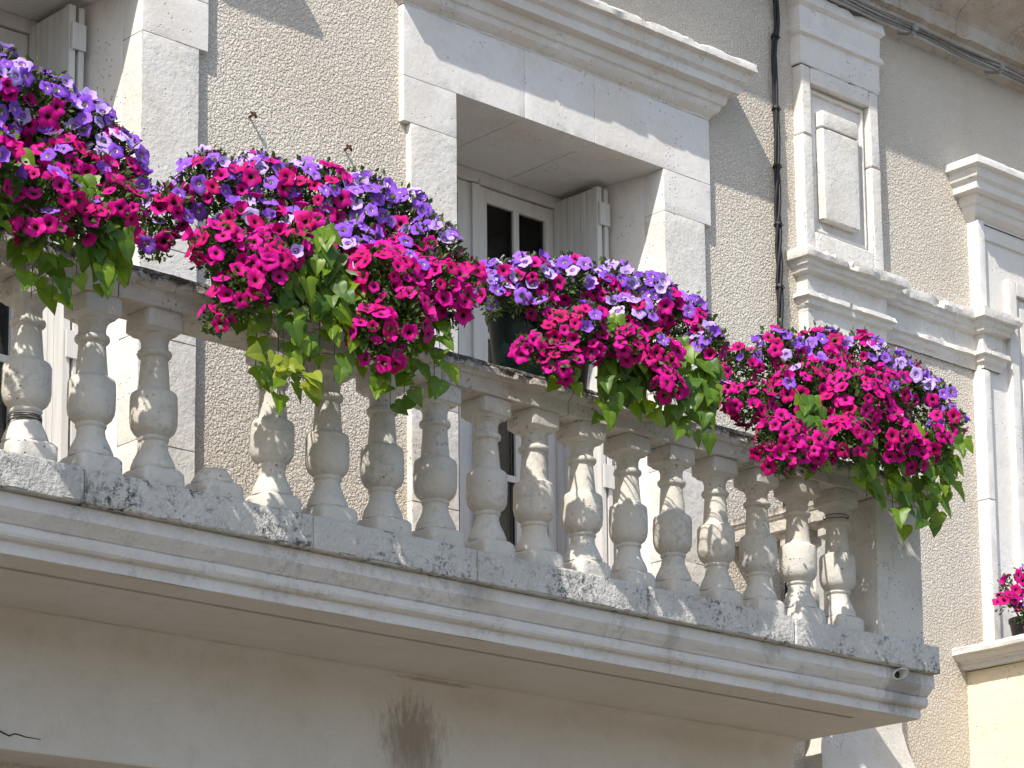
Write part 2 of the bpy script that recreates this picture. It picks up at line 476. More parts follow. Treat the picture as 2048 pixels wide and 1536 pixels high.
# ---------------------------------------------------------------- glazed doors
def door(dx, label):
    y0 = .575
    d = thing('french_door', label, 'door', (8.079 + dx, .6, 4.03))
    a, b, zt = OX0 + .085 - .01, OX1 - .085 + .01, OZ1 - .02
    fr = MB()
    fr.box(a + dx, a + .052 + dx, y0, y0 + .07, 4.03, zt); fr.box(b - .052 + dx, b + dx, y0, y0 + .07, 4.03, zt)
    fr.box(a + .052 + dx, b - .052 + dx, y0, y0 + .07, 6.44, zt)
    put('door_frame', fr, M['paint'], d)
    mid = 8.073
    for (xa, xb, hand) in ((a + .056, mid - .003, 0), (mid + .003, b - .056, 1)):
        lf = MB(); z0, z1 = 4.05, 6.434; yA, yB = y0 + .016, y0 + .056
        sL, sR = (.055, .085) if hand == 0 else (.088, .048)
        lf.box(xa + dx, xa + sL + dx, yA, yB, z0, z1); lf.box(xb - sR + dx, xb + dx, yA, yB, z0, z1)
        lf.box(xa + sL + dx, xb - sR + dx, yA + .002, yB - .002, z1 - .068, z1 - .001)
        lf.box(xa + sL + dx, xb - sR + dx, yA + .002, yB - .002, z0 + .001, z0 + .30)
        if hand: lf.box(xa - .012 + dx, xa + .034 + dx, yA - .014, yA - .001, z0, z1)
        leaf = put('door_leaf', lf, M['paint'], d)
        px0, px1 = xa + sL, xb - sR; xm = (px0 + px1) / 2 + .002
        zz = [z0 + .30, 5.035, 5.70, z1 - .068]
        gb = MB(); gb.box(xm - .017 + dx, xm + .017 + dx, yA + .004, yB - .004, zz[0], zz[-1])
        put('glazing_bar', gb, M['paint'], leaf)
        for zc in (5.05, 5.715):
            for (u, vv) in ((px0, xm - .0175), (xm + .0175, px1)):
                put('glazing_bar', MB().box(u + dx, vv + dx, yA + .005, yB - .005, zc - .013, zc + .017), M['paint'], leaf)
        zb = [(z0 + .30, 5.037), (5.067, 5.702), (5.732, z1 - .068)]
        for (u, vv) in ((px0, xm - .017), (xm + .017, px1)):
            for (za, zc) in zb:
                put('pane', MB().box(u + dx, vv + dx, yA + .018, yA + .022, za, zc), M['glass'], leaf)
    put('latch', MB().box(mid + .028 + dx, mid + .05 + dx, y0 - .012, y0 + .002, 6.435, 6.455), M['paint'], d)
    return d
door(DX, 'grey white glazed door at the left edge, mostly hidden by the leftmost flowers')
door(0, 'grey white glazed double door in the middle doorway')
cu = MB()
for i in range(9):
    x = 8.13 + .20 * i / 8; y = .70 + .012 * math.sin(i * 2.2)
    cu.v += [(x, y, 4.06), (x - .10 * (i / 8), y, 5.55), (8.13 + .03 * i / 8, y, 6.22)]
for i in range(8):
    for j in range(2): cu.f.append((i * 3 + j, i * 3 + 3 + j, i * 3 + 4 + j, i * 3 + 1 + j)); cu.mi.append(0)
tag(put('curtain', cu, M['curtain'], smooth=True), 'pale net curtain tied back behind the middle door glass', 'curtain')

# ---------------------------------------------------------------- shutters folded back against the reveals
def shutter(dx, label):
    s = thing('shutter', label, 'shutter', (8.60 + dx, .43, 4.08))
    z0, z1 = 4.08, 6.462; x0 = 8.585 + dx
    n = 6; ya, yb = .278, .575
    for i in range(n):
        a = ya + .030 + (yb - ya - .030) * i / n; b = ya + .030 + (yb - ya - .030) * (i + 1) / n
        m_ = MB().box(x0, x0 + .022, a + .0018, b - .0018, z0, z1)
        put('plank', m_, M['shutter'], s)
    put('stile', MB().box(x0 - .004, x0 + .026, ya, ya + .029, z0, z1 + .001), M['shutter'], s)
    put('folded_leaf', MB().box(x0 + .040, x0 + .064, ya - .004, yb - .02, z0, z1 - .004), M['shutter'], s)
    for zc in (6.33, 5.05, 4.4):
        put('hinge', MB().box(x0 + .003, x0 + .066, ya - .016, ya - .0045, zc - .055, zc + .055), M['shutter'], s)
    return s
shutter(DX, 'grey wooden shutter folded into the reveal of the leftmost doorway')
shutter(0, 'grey wooden shutter folded into the reveal of the middle doorway')

# ---------------------------------------------------------------- pilaster
PX0, PX1 = 9.675, 10.265
pil = thing('pilaster', 'white stone pilaster with a raised rectangular panel right of the black cable', 'pilaster', ((PX0 + PX1) / 2, 0, 3.0))
yb, yf = -.018, -.062
X0, X1, Z0, Z1 = 9.748, 10.190, 6.436, 7.212
stone('panel_ground', X0 - .004, X1 + .004, yb, .02, Z0 - .004, Z1 + .004, M['stone'], pil, cell=.06, chip=0)
stone('frame_stone', PX0, X0 - .0005, yf, .02, 6.31, 6.93, M['stone_old'], pil, chip=.008)
stone('frame_stone', PX0 + .004, X0 - .0005, yf + .001, .02, 6.934, 7.30, M['stone_old'], pil, chip=.008)
stone('frame_stone', X1 + .0005, PX1, yf, .02, 6.31, 6.89, M['stone_old'], pil, chip=.012)
stone('frame_stone', X1 + .0005, PX1 - .003, yf + .001, .02, 6.894, 7.30, M['stone_old'], pil, chip=.012)
stone('frame_stone', X0, X1, yf, .02, 6.31, Z0, M['stone_old'], pil, chip=.006)
stone('frame_stone', X0, X1, yf, .02, Z1, 7.30, M['stone'], pil, chip=.004)
for (a, b, c, d_) in ((X0 + .018, X0 + .034, Z0 + .018, Z1 - .018), (X1 - .034, X1 - .018, Z0 + .018, Z1 - .018)):
    stone('bead', a, b, yb - .016, yb + .004, c, d_, M['stone'], pil, bev=.005, chip=.003)
for (c, d_) in ((Z0 + .018, Z0 + .034), (Z1 - .034, Z1 - .018)):
    stone('bead', X0 + .035, X1 - .035, yb - .016, yb + .004, c, d_, M['stone'], pil, bev=.005, chip=.003)
stone('raised_panel', 9.818, 10.090, yf - .004, yb + .003, 6.518, 7.00, M['stone_old'], pil, bev=.008, chip=.01)
stone('raised_panel', 9.818, 10.090, yf - .007, yb + .003, 7.003, 7.09, M['stone_old'], pil, bev=.008, chip=.006)
moulding('capital', [(0, 7.675), (.026, 7.672), (.032, 7.62), (.012, 7.60), (.010, 7.50), (.022, 7.488), (.024, 7.46), (.006, 7.45), (.004, 7.34), (.006, 7.33), (.005, 7.302), (0, 7.297)],
         [(PX0, .01, -1, 0), (PX0, yf, -1, -1), (PX1, yf, 1, -1), (PX1, .01, 1, 0)], M['stone'], pil, cell=.03, amp=.003, chip=.012, chip_rows=(1, 2, 6))
moulding('shaft', [(0, 6.03), (.0, 4.12), (.006, 4.06), (.010, 4.0), (.028, 3.90), (.050, 3.80), (.062, 3.72), (.066, 3.2), (.066, 0.0)],
         [(PX0, .01, -1, 0), (PX0, yf, -1, -1), (PX1, yf, 1, -1), (PX1, .01, 1, 0)], M['stone_old'], pil, cell=.05, amp=.004, chip=.012)
# ---------------------------------------------------------------- string course running from the pilaster to the right window
SC = [(0, 6.318), (.086, 6.31), (.090, 6.285), (.084, 6.262), (.062, 6.256), (.058, 6.232), (.046, 6.225), (.040, 6.205), (.010, 6.198), (.008, 6.112),
      (.038, 6.104), (.042, 6.080), (.024, 6.070), (.020, 6.045), (.004, 6.030), (0, 6.012)]
stc = thing('string_course', 'moulded white stone string course stepping from the pilaster to the right window', 'string course', (10.4, 0, 6.0))
moulding('pedestal_moulding', SC, [(PX0, .01, -1, 0), (PX0, yf, -1, -1), (PX1, yf, 1, -1), (PX1, .01, 1, 0)], M['stone_old'], stc, cell=.022, amp=.003, chip=.02, chip_rows=(1, 2, 3, 10, 11))
SC2 = [(o_ * .8, z - .004) for o_, z in SC]
for (a, b) in ((PX1 - .02, 10.62), (10.6215, 10.86), (10.8615, 11.06)):
    moulding('wall_moulding', SC2, [(a, -.012, 0, -1), (b, -.012, 0, -1)], M['stone_old'], stc, cell=.022, amp=.003, chip=.014, chip_rows=(1, 2, 3, 10))
moulding('window_moulding', SC, [(11.045, .01, -1, 0), (11.045, -.065, -1, -1), (11.19, -.065, 1, -1), (11.19, .01, 1, 0)], M['stone_old'], stc, cell=.022, amp=.002, chip=.010, chip_rows=(1, 2))

# ---------------------------------------------------------------- window surround at the right edge
w3 = thing('window_surround', 'white panelled stone window surround with sharp cornice at the right edge', 'window surround', (11.05, 0, 4.4))
stone('jamb', 11.04, 11.75, -.045, .02, 4.40, 6.82, M['stone'], w3, bev=.004, cell=.08, chip=.002)
stone('edge_strip', 11.032, 11.088, -.072, .015, 4.40, 5.30, M['stone'], w3, bev=.004, cell=.05, chip=.003)
stone('edge_strip', 11.032, 11.088, -.072, .015, 5.304, 6.00, M['stone'], w3, bev=.004, cell=.05, chip=.003)
stone('edge_strip', 11.032, 11.088, -.072, .015, 6.31, 6.826, M['stone'], w3, bev=.004, cell=.05, chip=.003)
for (a, b, c, d_) in ((11.268, 11.335, 4.42, 6.545), (11.337, 11.74, 6.47, 6.545)):
    stone('panel_frame', a, b, -.078, -.03, c, d_, M['stone'], w3, bev=.004, cell=.05, chip=.004)
stone('panel_bead', 11.345, 11.372, -.062, -.03, 4.44, 6.462, M['stone'], w3, bev=.006, cell=.05, chip=.003)
stone('panel', 11.385, 11.74, -.056, -.03, 4.44, 6.455, M['stone'], w3, bev=.004, cell=.08, chip=.002)
moulding('cornice', CORN, [(11.032, .01, -1, 0), (11.032, -.05, -1, -1), (11.80, -.05, 0, -1)], M['stone'], w3, cell=.03, amp=.0008, chip=.004, chip_rows=(1, 2))
stone('lintel_band', 11.0325, 11.75, -.058, .015, 6.83, 6.74, M['stone'], w3) if False else None
stone('lintel_fillet', 11.09, 11.75, -.058, -.04, 6.735, 6.80, M['stone'], w3, bev=.003, chip=.002)

# ---------------------------------------------------------------- roof cornice
rc = thing('roof_cornice', 'brown stained stone eaves cornice curving out along the roofline', 'cornice', (9, 0, 7.7))
EAVE = [(0, 8.60), (.50, 8.58), (.50, 8.34), (.47, 8.32), (.46, 8.24), (.40, 8.21), (.37, 8.14), (.30, 8.06), (.20, 7.99), (.12, 7.94), (.085, 7.90), (.08, 7.82), (.045, 7.81), (.04, 7.72), (0, 7.70)]
xe = [3.0, 4.35, 5.72, 7.05, 8.42, 9.75, 10.9, 12.1, 13.5]
for a, b in zip(xe[:-1], xe[1:]):
    moulding('cornice_stone', EAVE, [(a + .002, .0, 0, -1), (b - .002, .0, 0, -1)], M['eave'], rc, cell=.04, amp=.003, chip=.012, chip_rows=(2, 3, 10, 11))

# ================================================================ BALCONY
BY = -.95
bal = thing('balcony', 'long weathered stone balcony with turned balusters below the flowers', 'balcony', (6.5, 0, 3.81))
XL, XR = 2.6, 9.37
# plinth course
YP = -1.052
jx = [XL, 3.85, 4.921, 5.872, 6.648, 7.55, 8.413, XR]
for a, b in zip(jx[:-1], jx[1:]):
    stone('plinth_stone', a + .0015, b - .0015, YP, -.82, 4.004, 4.128, M['plinth'], bal, bev=.008, cell=.026, amp=.0022, chip=.007)
stone('plinth_stone', 9.13, XR - .002, -.818, -.01, 4.004, 4.126, M['plinth'], bal, bev=.013, cell=.05, amp=.003, chip=.009)
# moulded slab edge, set back below the plinth: profile (front set-back, side set-back, z)
PRF = [(.040, .004, 4.0035), (.036, .004, 3.998), (.034, .004, 3.952), (.040, .006, 3.944), (.050, .010, 3.930), (.062, .014, 3.918), (.068, .016, 3.908), (.074, .019, 3.906),
       (.074, .019, 3.9015), (.066, .016, 3.899), (.066, .016, 3.876), (.070, .018, 3.866), (.080, .023, 3.858), (.088, .028, 3.856), (.097, .034, 3.852), (.097, .034, 3.812), (.104, .040, 3.810)]
mb = MB(); k = len(PRF); n = 90
for i in range(n + 1):
    for (ey, ex, z) in PRF:
        xe_ = XR - ex; x = XL + (xe_ - XL) * i / n
        d_ = nz((x, ey * 20, z), 5) * .0022 + nz((x, ey * 30, z), 17) * .001
        mb.v.append((x, YP + ey + d_, z + d_))
for j in range(1, 9):
    for (ey, ex, z) in PRF:
        y = (YP + ey) + (0 - (YP + ey)) * j / 8
        mb.v.append((XR - ex, y, z))
rows = n + 9
for i in range(rows - 1):
    for j in range(k - 1):
        mb.f.append((i * k + j, i * k + j + 1, (i + 1) * k + j + 1, (i + 1) * k + j)); mb.mi.append(0)
put('edge_moulding', mb, M['slab'], bal, auto=19)
# slab underside with a drip groove
ZS = 3.810
sl = MB()
yf_ = YP + .104; xr_ = XR - .040
def q4(x0, x1, y0, y1, z): sl.add([(x0, y0, z), (x1, y0, z), (x1, y1, z), (x0, y1, z)], [(0, 3, 2, 1)])
gy0, gy1, gx = -.800, -.772, 9.07
q4(XL, xr_, yf_, gy0, ZS); q4(gx, xr_, gy0, gy1, ZS); q4(XL, xr_, gy1, 0, ZS)
q4(XL, gx, gy0, gy1, ZS + .02)
sl.add([(XL, gy0, ZS), (gx, gy0, ZS), (gx, gy0, ZS + .02), (XL, gy0, ZS + .02)], [(0, 1, 2, 3)])
sl.add([(XL, gy1, ZS), (gx, gy1, ZS), (gx, gy1, ZS + .02), (XL, gy1, ZS + .02)], [(0, 1, 2, 3)])
sl.add([(gx, gy0, ZS), (gx, gy1, ZS), (gx, gy1, ZS + .02), (gx, gy0, ZS + .02)], [(0, 1, 2, 3)])
q4(XL, XR - .01, -.9, 0, 4.02)
put('slab', sl, M['beam'], bal)

# handrail
RT, RB = 4.862, 4.753
RAIL = [(.0, RT + .001), (.192, RT), (.206, RT - .004), (.212, RT - .016), (.212, RT - .034), (.200, RT - .042), (.194, RT - .050), (.184, RT - .054), (.180, RT - .064), (.180, RB + .002), (.176, RB), (0, RB)]
rx = [XL, 3.9, 5.049, 6.06, 7.134, 8.20, 9.345]
yb_ = -.86
for i, (a, b) in enumerate(zip(rx[:-1], rx[1:])):
    mo = moulding('rail_stone', RAIL, [(a + .0025, yb_, 0, -1), (b - .0025, yb_, 0, -1)], [M['rail']], bal, cell=.022, amp=.0028, chip=.013, chip_rows=(1, 2, 3, 4))
    stone('rail_back', a + .0025, b - .0025, yb_ + .001, -.835, RB + .002, RT - .006, M['rail'], bal, bev=.01, cell=.06)
    # the lichen-black weathered crust on the top of the rail
    stone('rail_crust', a + .004, b - .004, yb_ - .209, -.838, RT - .012, RT + .006, M['rail_top'], bal, bev=.006, cell=.024, amp=.004, chip=.008)
moulding('rail_return', [(o_ * .58, z) for o_, z in RAIL], [(9.215, -.833, -1, 0), (9.215, -.012, -1, 0)], M['rail'], bal, cell=.03, amp=.002, chip=.008, chip_rows=(1, 2, 3))
moulding('rail_return', [(o_ * .58, z) for o_, z in RAIL], [(9.216, -.833, 1, 0), (9.216, -.012, 1, 0)], M['rail'], bal, cell=.03, amp=.002, chip=.008, chip_rows=(1, 2, 3))
# end pier
stone('pier', 8.985, 9.290, -1.030, -.80, 4.1285, RB, M['baluster'], bal, bev=.006, cell=.05, amp=.0016, chip=.004)

# balusters
def cyl_prof():
    z = [(.070, .112), (.074, .116), (.073, .130), (.066, .150), (.057, .168), (.049, .186), (.046, .205), (.0455, .216),   # base flare, narrow neck
         (.049, .219), (.052, .226), (.049, .233),                                           # small ring under the belly
         (.056, .240), (.067, .250), (.075, .266), (.0785, .288), (.0785, .34), (.0775, .376), (.074, .386), (.064, .393), (.0535, .400),   # belly and its step
         (.0515, .41), (.0475, .47), (.0445, .515),                                          # tapered shaft
         (.053, .518), (.057, .524), (.0575, .531), (.055, .538), (.0475, .541),             # astragal
         (.0455, .555), (.0455, .572), (.048, .58), (.055, .592), (.062, .602)]              # neck and echinus
    return z
PROF = []
zs0 = .062
for r, z in cyl_prof():
    PROF.append((r * 1.035, zs0 + (z - .112) / (.602 - .112) * (.555 - zs0)))
def shaft_mesh(seed):
    mb = MB(); mb.lathe(PROF, 36)
    for i, v in enumerate(mb.v):
        p = Vector(v); q = p + Vector((seed * 3.1, 0, 0))
        s_ = 1 + nz(q, 11) * .022 + nz(q, 45) * .012 - max(0, nz(q, 26, 8) - .32) * .16
        mb.v[i] = (p.x * s_, p.y * s_, p.z + nz(q, 20, 4) * .0012)
    me = mb.mesh('baluster_shaft', M['baluster'])
    me.polygons.foreach_set('use_smooth', [True] * len(me.polygons)); me.set_sharp_from_angle(angle=R(48))
    return me
def block_mesh(h, prof, seed, nm):
    """square block whose side profile is (half width, z)"""
    mb = MB(); k = 10
    for (hw, z) in prof:
        for e in range(4):
            for j in range(k):
                t_ = -1 + 2 * j / k
                x, y = [(t_, -1), (1, t_), (-t_, 1), (-1, -t_)][e]
                cr = 1 - .06 * (abs(t_) > .99)
                p = Vector((x * hw * cr, y * hw * cr, z)); q = p + Vector((seed * 2.3, 0, 0))
                c = max(0, nz(q, 22) - .1) * .012 if abs(t_) > .75 else 0
                p *= 1; p.x *= 1 - c * 6; p.y *= 1 - c * 6
                mb.v.append((p.x + nz(q, 30) * .001, p.y + nz(q, 33, 3) * .001, p.z + nz(q, 18, 6) * .001))
    K = 4 * k
    for i in range(len(prof) - 1):
        for j in range(K): mb.f.append((i * K + j, i * K + (j + 1) % K, (i + 1) * K + (j + 1) % K, (i + 1) * K + j)); mb.mi.append(0)
    mb.f.append(tuple(range(K - 1, -1, -1))); mb.mi.append(0)
    b = (len(prof) - 1) * K; mb.f.append(tuple(range(b, b + K))); mb.mi.append(0)
    me = mb.mesh(nm, M['baluster']); me.polygons.foreach_set('use_smooth', [True] * len(me.polygons)); me.set_sharp_from_angle(angle=R(40))
    return me
BASE = [(.081, 0), (.082, .004), (.081, .050), (.078, .056), (.074, .0605), (.069, .066)]
CAP = [(.058, .548), (.064, .556), (.0735, .562), (.0745, .566), (.0745, .618), (.073, .6235)]
var = [(shaft_mesh(i), block_mesh(0, BASE, i, 'baluster_base'), block_mesh(0, CAP, i + 9, 'baluster_cap')) for i in range(5)]
rnd = random.Random(4)
bxs = [8.812 - .2541 * (17 - k_) for k_ in range(-6, 18)]
spots = [(x, BY, k_) for x, k_ in zip(bxs, range(-6, 18))] + [(9.215, -.62, 30), (9.215, -.38, 31), (9.215, -.14, 32)]
for (x, y, k_) in spots:
    sh, ba, ca = var[rnd.randrange(5)]
    x += rnd.uniform(-.003, .003)
    if k_ == 4:                                     # a baluster is missing: only its foot and its cap block remain
        st = MB(); st.lathe([(.078, .060), (.075, .072), (.060, .098), (.047, .112), (.040, .118), (.02, .121)], 24)
        for i, v in enumerate(st.v): st.v[i] = (v[0] + nz(v, 30) * .004, v[1], v[2] + nz(v, 25) * .006)
        b = link('broken_baluster', st.mesh('broken_baluster', M['baluster'], True), bal, (x - 6.5, y, 4.128 - 3.81))
        link('base', ba, b)
        b['label'] = 'broken stump of a missing baluster'
        continue
    b = link('baluster', sh, bal, (x - 6.5, y + rnd.uniform(-.003, .003), 4.1285 - 3.81))
    b.rotation_euler.z = rnd.uniform(-.03, .03)
    b.scale = (rnd.uniform(.97, 1.03),) * 2 + (1,)
    link('base', ba, b); link('cap', ca, b)

# ---------------------------------------------------------------- beam under the balcony
bm_ = thing('rendered_beam', 'smooth grey rendered beam under the balcony with brown damp stain', 'beam', (6, -.1, 3.31))
pr = [(0, ZS - .001), (.30, ZS - .001), (.285, ZS - .004), (.268, ZS - .012), (.252, ZS - .028), (.244, ZS - .045), (.24, ZS - .07), (.24, 3.318), (.236, 3.312), (.22, 3.310), (0, 3.310)]
moulding('beam_face', pr, [(XL, 0, 0, -1), (9.285, 0, 0, -1)], M['beam'], bm_, cell=.08, amp=.0015, chip=0)
ck = MB(); pts = []
for i in range(13):
    pts.append((5.02 + .26 * i / 12, -.2415, 3.372 - .010 * i / 12 + .007 * math.sin(i * 1.9) * (i < 9)))
ck.tube(pts, .0045, 5, 0, .001)
put('crack', ck, M['dark_in'], bm_)

# ---------------------------------------------------------------- neighbouring balcony
nb = thing('neighbour_balcony', 'sunlit cream stone balcony end with moulded coping at the right edge', 'balcony', (11.3, -.5, 3.0))
stone('parapet', 10.885, 13.5, -1.0, .02, 0.05, 4.378, M['cream'], nb, bev=.008, cell=.15, amp=.0015, chip=.004)
moulding('coping', [(0, 4.488), (.105, 4.486), (.118, 4.478), (.122, 4.462), (.118, 4.446), (.104, 4.440), (.100, 4.432), (.085, 4.422), (.070, 4.418), (.066, 4.408), (.052, 4.402), (.048, 4.382), (0, 4.379)],
         [(10.885, .01, -1, 0), (10.885, -1.0, -1, -1), (13.5, -1.0, 0, -1)], M['stone_old'], nb, cell=.03, amp=.002, chip=.008, chip_rows=(1, 2, 3))
put('coping_top', MB().box(10.80, 13.5, -1.08, .01, 4.44, 4.486), M['plinth'], nb)

# ================================================================ SMALL THINGS ON THE WALL
cb = thing('black_cable', 'twisted black cable bundle hanging down the wall left of the pilaster', 'cable', (9.515, 0, 5.2))
path = [(9.537, 7.75), (9.537, 7.60), (9.549, 7.485), (9.538, 7.43), (9.521, 7.38), (9.514, 7.22), (9.519, 7.07), (9.517, 6.8), (9.513, 6.55), (9.512, 6.2), (9.507, 5.91), (9.507, 5.4), (9.51, 4.9), (9.51, 4.1)]
def along(z):
    for (xa, za), (xb, zb) in zip(path[:-1], path[1:]):
        if zb <= z <= za: return xa + (xb - xa) * (z - za) / (zb - za)
    return path[-1][0]
for k_ in range(3):
    pts = []
    for i in range(190):
        z = 7.75 - 3.65 * i / 189
        tw = z * 9.0 + k_ * 2.094 + .6 * math.sin(z * 5)
        rad = .0095 + .002 * math.sin(z * 3.1 + k_)
        pts.append((along(z) + rad * math.cos(tw), -.028 + rad * math.sin(tw), z))
    put('strand', MB().tube(pts, .0085, 7), M['cable'], cb, smooth=True)
for z in (7.40, 7.02, 6.72, 6.42, 6.10, 5.75, 5.3):
    mb = MB(); mb.tube([(along(z) - .004, -.028, z - .008), (along(z) + .004, -.027, z + .008)], .0215, 9)
    mb.box(along(z) + .018, along(z) + .030, -.036, -.028, z, z + .006)
    put('cable_tie', mb, M['cable'], cb)

wb = thing('wire_bundle', 'grey electric wires clipped along the foot of the eaves cornice', 'wires', (10.5, 0, 7.68))
rnd = random.Random(9)
for k_ in range(5):
    pts = []; ph = rnd.uniform(0, 6); oy = rnd.uniform(-.012, .012); oz = (k_ - 2) * .0115
    for i in range(70):
        x = 8.2 + 5.0 * i / 69
        sag = .009 * math.sin((x - 9.85) / .735 * math.pi) ** 2
        pts.append((x, -.118 + oy + .004 * math.sin(x * 4 + ph), 7.712 + oz - sag + .005 * math.sin(x * 5.3 + ph)))
    put('wire', MB().tube(pts, .0062, 6), M['wire'], wb, smooth=True)
for x in (9.10, 9.85, 10.485, 11.205, 11.95):
    mb = MB(); mb.tube([(x, -.03, 7.712), (x, -.08, 7.690), (x, -.118, 7.682), (x + .003, -.142, 7.70), (x + .003, -.142, 7.722), (x, -.11, 7.742)], .0085, 7)
    mb.box(x - .014, x + .016, -.150, -.134, 7.690, 7.716); mb.box(x - .010, x + .010, -.135, -.105, 7.672, 7.684)
    put('clip', mb, M['metal'], wb)

def hook(x, z, label):
    mb = MB()
    mb.tube([(x, .01, z), (x, -.02, z + .001), (x - .002, -.034, z + .004)], .0055, 7)
    mb.tube([(x - .014, -.030, z + .008), (x - .002, -.034, z + .004), (x + .010, -.032, z - .004), (x + .013, -.030, z - .012)], .0052, 6)
    mb.box(x - .007, x + .006, -.040, -.030, z - .006, z + .008)
    tag(put('wall_hook', mb, M['rust']), label, 'hook', 'rusty hooks in the stucco')
hook(6.352, 6.090, 'rusty iron hook in the bare stucco, the left one of two')
hook(6.845, 6.085, 'rusty iron hook in the stucco just left of the middle door surround')

sp = thing('drain_spout', 'white plastic drain spout poking from the balcony edge below the end pier', 'pipe', (9.09, -1.0, 3.985))
mb = MB(); N = 24; ring = []
for (r, off) in ((.029, 0), (.0245, 0)):
    for (y, sl_) in ((-.97, 0), (-1.050, 1)):
        for j in range(N):
            q = 2 * math.pi * j / N
            mb.v.append((9.098 + r * math.cos(q) * 1.02, y - sl_ * .018 * math.sin(q) - sl_ * .014 * math.cos(q), 3.972 + r * math.sin(q) * .80))
for (a, b) in ((0, 1), (3, 2), (1, 3)):
    for j in range(N): mb.f.append((a * N + j, a * N + (j + 1) % N, b * N + (j + 1) % N, b * N + j)); mb.mi.append(0)
put('pipe_wall', mb, M['pvc'], sp, auto=40)
put('pipe_bore', MB().add([(9.098 + .0245 * 1.02 * math.cos(2 * math.pi * j / N), -1.02, 3.972 + .0245 * .8 * math.sin(2 * math.pi * j / N)) for j in range(N)], [tuple(range(N))]), M['dark_in'], sp)

def binding(x, z, label, n, rad, seed):
    mb = MB(); r_ = random.Random(seed)
    for k_ in range(n):
        ti = r_.uniform(-.16, .16); ph = r_.uniform(0, 6); pts = []
        for i in range(25):
            q = 2 * math.pi * i / 24
            rr_ = rad + r_.uniform(0, .002)
            pts.append((x + rr_ * math.cos(q), BY + rr_ * math.sin(q), z + (k_ - n / 2) * .007 + ti * rr_ * math.cos(q + ph)))
        mb.tube(pts, .0018, 5)
    tag(put('binding_wire', mb, M['bind'], smooth=True), label, 'wire', 'wires bound round balusters')
bx1, bx17 = 8.812 - .2541 * 16, 8.812
binding(bx1, 4.1285 + .152, 'thin dark wire wound round the foot of the leftmost baluster', 4, .0545, 1)
binding(bx17, 4.1285 + .517, 'thin dark wire looped round the neck of the baluster beside the end pier', 2, .0545, 2)

